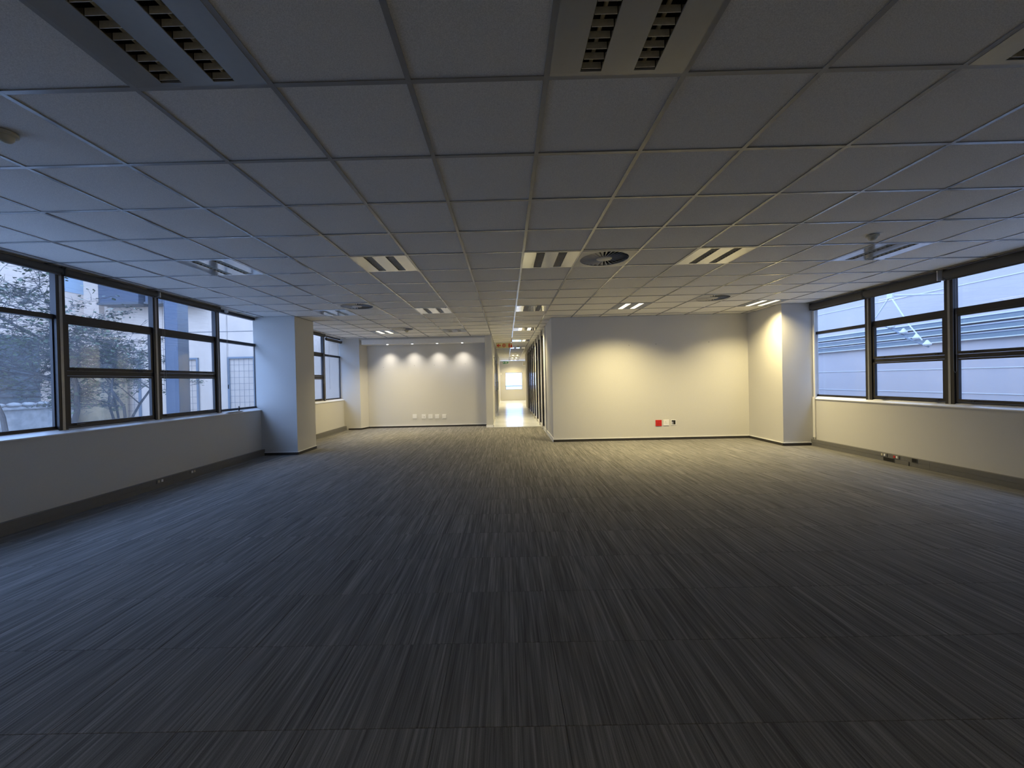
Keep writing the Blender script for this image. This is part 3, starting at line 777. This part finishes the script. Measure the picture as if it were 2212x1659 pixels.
# planter and stones
e = empty('planter_wall', (-11.7, 9.6, -.05))
part('low_wall', MB().box(-.25, -4, 0, .25, 1.1, .95), 'stone', e)
part('coping', MB().box(-.30, -4.05, .95, .30, 1.15, 1.0), 'stone', e)
tag(e, 'low stone planter wall below the grey louvred opening outside', 'planter')
sb = None
for k in range(9):
    rr = random.Random(k+3)
    bm = bmesh.new(); bmesh.ops.create_icosphere(bm, subdivisions=2, radius=.09)
    for v in bm.verts: v.co = Vector((v.co.x*1.3, v.co.y*1.5, v.co.z*.7)) * (1+rr.uniform(-.12, .12))
    me = bpy.data.meshes.new('stone'); bm.to_mesh(me); bm.free(); me.materials.append(M['stone'])
    for p_ in me.polygons: p_.use_smooth = True
    o = link('stone', me, None, (-11.62, 10.45-k*.31, 1.0)); 
    tag(o, 'rounded pale stone on the low planter wall, %s from the courtyard corner end' % ('first second third fourth fifth sixth seventh eighth ninth'.split()[k]), 'stone', 'stones on the planter wall')
e = empty('garden_box', (-11.4, 11.45, -.05)); part('box_body', MB().box(-.5, -.35, 0, .35, .35, 2.0), 'tan', e); part('box_lid', MB().box(-.53, -.38, 2.0, .38, .38, 2.06), 'stone', e)
tag(e, 'tan rendered box behind the first tree trunk in the courtyard corner', 'box')

# trees
def tree(name, loc, seed, stems, height, label, leafn=1.0):
    rnd = random.Random(seed)
    e = empty(name, loc)
    tr_m, br_m, lf = MB(), MB(), MB()
    def leaves(p, n, sp):
        for _ in range(n):
            c = p + Vector((rnd.gauss(0, sp), rnd.gauss(0, sp), rnd.gauss(0, sp*.6)))
            a = Vector((rnd.uniform(-1,1), rnd.uniform(-1,1), rnd.uniform(-.5,.3))).normalized()
            b = a.cross(Vector((rnd.uniform(-.4,.4), rnd.uniform(-.4,.4), 1))).normalized()
            L_ = rnd.uniform(.05, .085); W = L_*.42
            n0 = len(lf.v)
            up_ = a.cross(b)*.004
            lf.v += [tuple(c), tuple(c+a*L_*.5+b*W+up_), tuple(c+a*L_), tuple(c+a*L_*.5-b*W+up_)]
            lf.f.append((n0, n0+1, n0+2, n0+3))
    def grow(p, d, r, L_, lv):
        seg = 4; mb = tr_m if lv == 0 else br_m
        k = 8 if lv == 0 else (6 if lv == 1 else (4 if lv < 4 else 3))
        for s in range(seg):
            d2 = (d + Vector((rnd.gauss(0,.17), rnd.gauss(0,.17), rnd.gauss(.02,.10)))).normalized()
            q = p + d2*L_/seg; r2 = r*(.90 if lv < 3 else .82)
            mb.tube(p, q, r, r2, k, cap=(lv == 0))
            p, d, r = q, d2, r2
            if lv < 5 and s >= (2 if lv == 0 else 0):
                for _ in range(2 if lv in (1, 2) and s % 2 else 1):
                    ax = Vector((rnd.uniform(-1,1), rnd.uniform(-1,1), rnd.uniform(-.3,.5))).normalized()
                    dd = (d*.55 + ax*.8).normalized()
                    if lv >= 2: dd.z *= .7; dd.normalize()
                    grow(p, dd, max(r*.58, .0042), L_*rnd.uniform(.50, .68), lv+1)
            if lv >= 4 and rnd.random() < .20*leafn: leaves(p, rnd.randint(1, 3), .06)
        if lv >= 3 and rnd.random() < .35*leafn: leaves(p, 3, .06)
    for (dx, dy, tx, ty, r) in stems:
        grow(Vector((dx, dy, 0)), Vector((tx, ty, 1)).normalized(), r, height, 0)
    part('trunk', tr_m, 'bark', e, smooth=True); part('branches', br_m, 'bark', e, kind='stuff', smooth=True); part('foliage', lf, 'leaf', e, kind='stuff')
    tag(e, label, 'tree', 'small trees in the courtyard')
tree('courtyard_tree', (-8.2, 7.45, -.05), 11, [(.12,0,.20,.05,.07), (-.05,.05,.16,.12,.055)], 2.0, 'leaning two-stemmed tree with sparse leaves, nearest the second left window pane', .42)
tree('courtyard_tree', (-8.1, 8.5, -.05), 23, [(0,0,.05,0,.035), (.1,0,.25,.1,.028), (-.08,.05,-.15,.2,.030), (.03,.1,.1,-.2,.026)], 1.5, 'many-stemmed tree right of the leaning tree, in front of a trellis', .26)
tree('courtyard_tree', (-8.9, 7.2, -.05), 37, [(0,0,-.05,.1,.045)], 1.9, 'hazy single-stemmed tree in front of the grey louvred opening', .25)

# ------------------------------------------------------------------ outside, right light well
RX = 9.2
b = empty('clad_building', (RX, 6, 0))
part('cladding_wall', MB().box(0, -12, -.1, .3, 16, 7.0), 'lavwall', b)
gv = MB()
for z in (3.04, 1.365, .87): gv.box(-.012, -12, z, .0, 16, z+.014)
part('cladding_joint_strip', gv, 'ledgew', b)
for k, (z, d) in enumerate(((2.34, .14), (2.175, .11), (2.02, .08))):
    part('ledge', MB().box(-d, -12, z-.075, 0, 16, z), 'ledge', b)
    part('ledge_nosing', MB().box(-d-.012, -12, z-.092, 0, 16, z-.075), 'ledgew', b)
    part('ledge_shadow_line', MB().box(-d-.004, -12, z, 0, 16, z+.014), 'shadowline', b)  # dark solid strip, the shadow line above each ledge put into colour
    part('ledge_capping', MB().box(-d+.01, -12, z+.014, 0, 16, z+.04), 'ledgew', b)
tag(b, 'pale blue clad building wall with three stepped ledges outside the right windows', 'building')
# cable bracket
br = empty('canopy_bracket', (7.9, 7.75, 0))
def P(px, py, dX=0.):
    # place on a plane x = 7.9 + dX from a sight line through the window (all real geometry)
    d = Mw @ Vector(((px-1087.4)/880, 1, -(py-829.5)/880)); t = (7.9+dX)/d.x
    return Vector((d.x*t-7.9, d.y*t-7.75, CAMZ+d.z*t))
A = P(1923, 639)
part('anchor_plate', MB().box(A.x-.02, A.y-.06, A.z-.06, A.x+.02, A.y+.06, A.z+.06), 'ledgew', br, bevel=.01)
part('tie_rod', MB().tube(A, P(1891, 687), .014, k=8), 'ledgew', br)
part('tie_rod', MB().tube(A, P(1962, 700), .014, k=8), 'ledgew', br)
part('tie_rod', MB().tube(P(1962, 700), P(1992, 735), .012, k=8), 'ledgew', br)
arm = MB(); pts = [P(x, y) for x, y in ((1911, 704), (1935, 715), (1960, 731), (1985, 741), (2006, 749))]
for p_, q_ in zip(pts, pts[1:]): arm.tube(p_, q_, .018, k=8)
part('curved_arm', arm, 'trellis', br)
for (x, y) in ((1925, 708), (1952, 720), (1980, 732), (2003, 746)):
    c = P(x, y)
    part('glass_clamp', MB().lathe([(0, .10), (.012, .10), (.065, .02), (.055, .0), (0, -.02)], c=c, k=16), 'ledgew', br, smooth=True)
part('wall_mount', MB().tube(A, (RX-7.9, A.y, A.z+.02), .02, k=8), 'ledgew', br)
tag(br, 'white tie-rod canopy bracket with four clamps outside the right window', 'bracket')
# sliver of far building outside the end window
o = empty('distant_parapet', (1, 34, 0)); part('parapet', MB().box(-4, 0, -1, 4, .3, .85), 'ledgew', o); part('coping', MB().box(-4.05, -.05, .85, 4.05, .35, .9), 'greysteel', o)
tag(o, 'pale parapet outside the corridor end window', 'parapet')
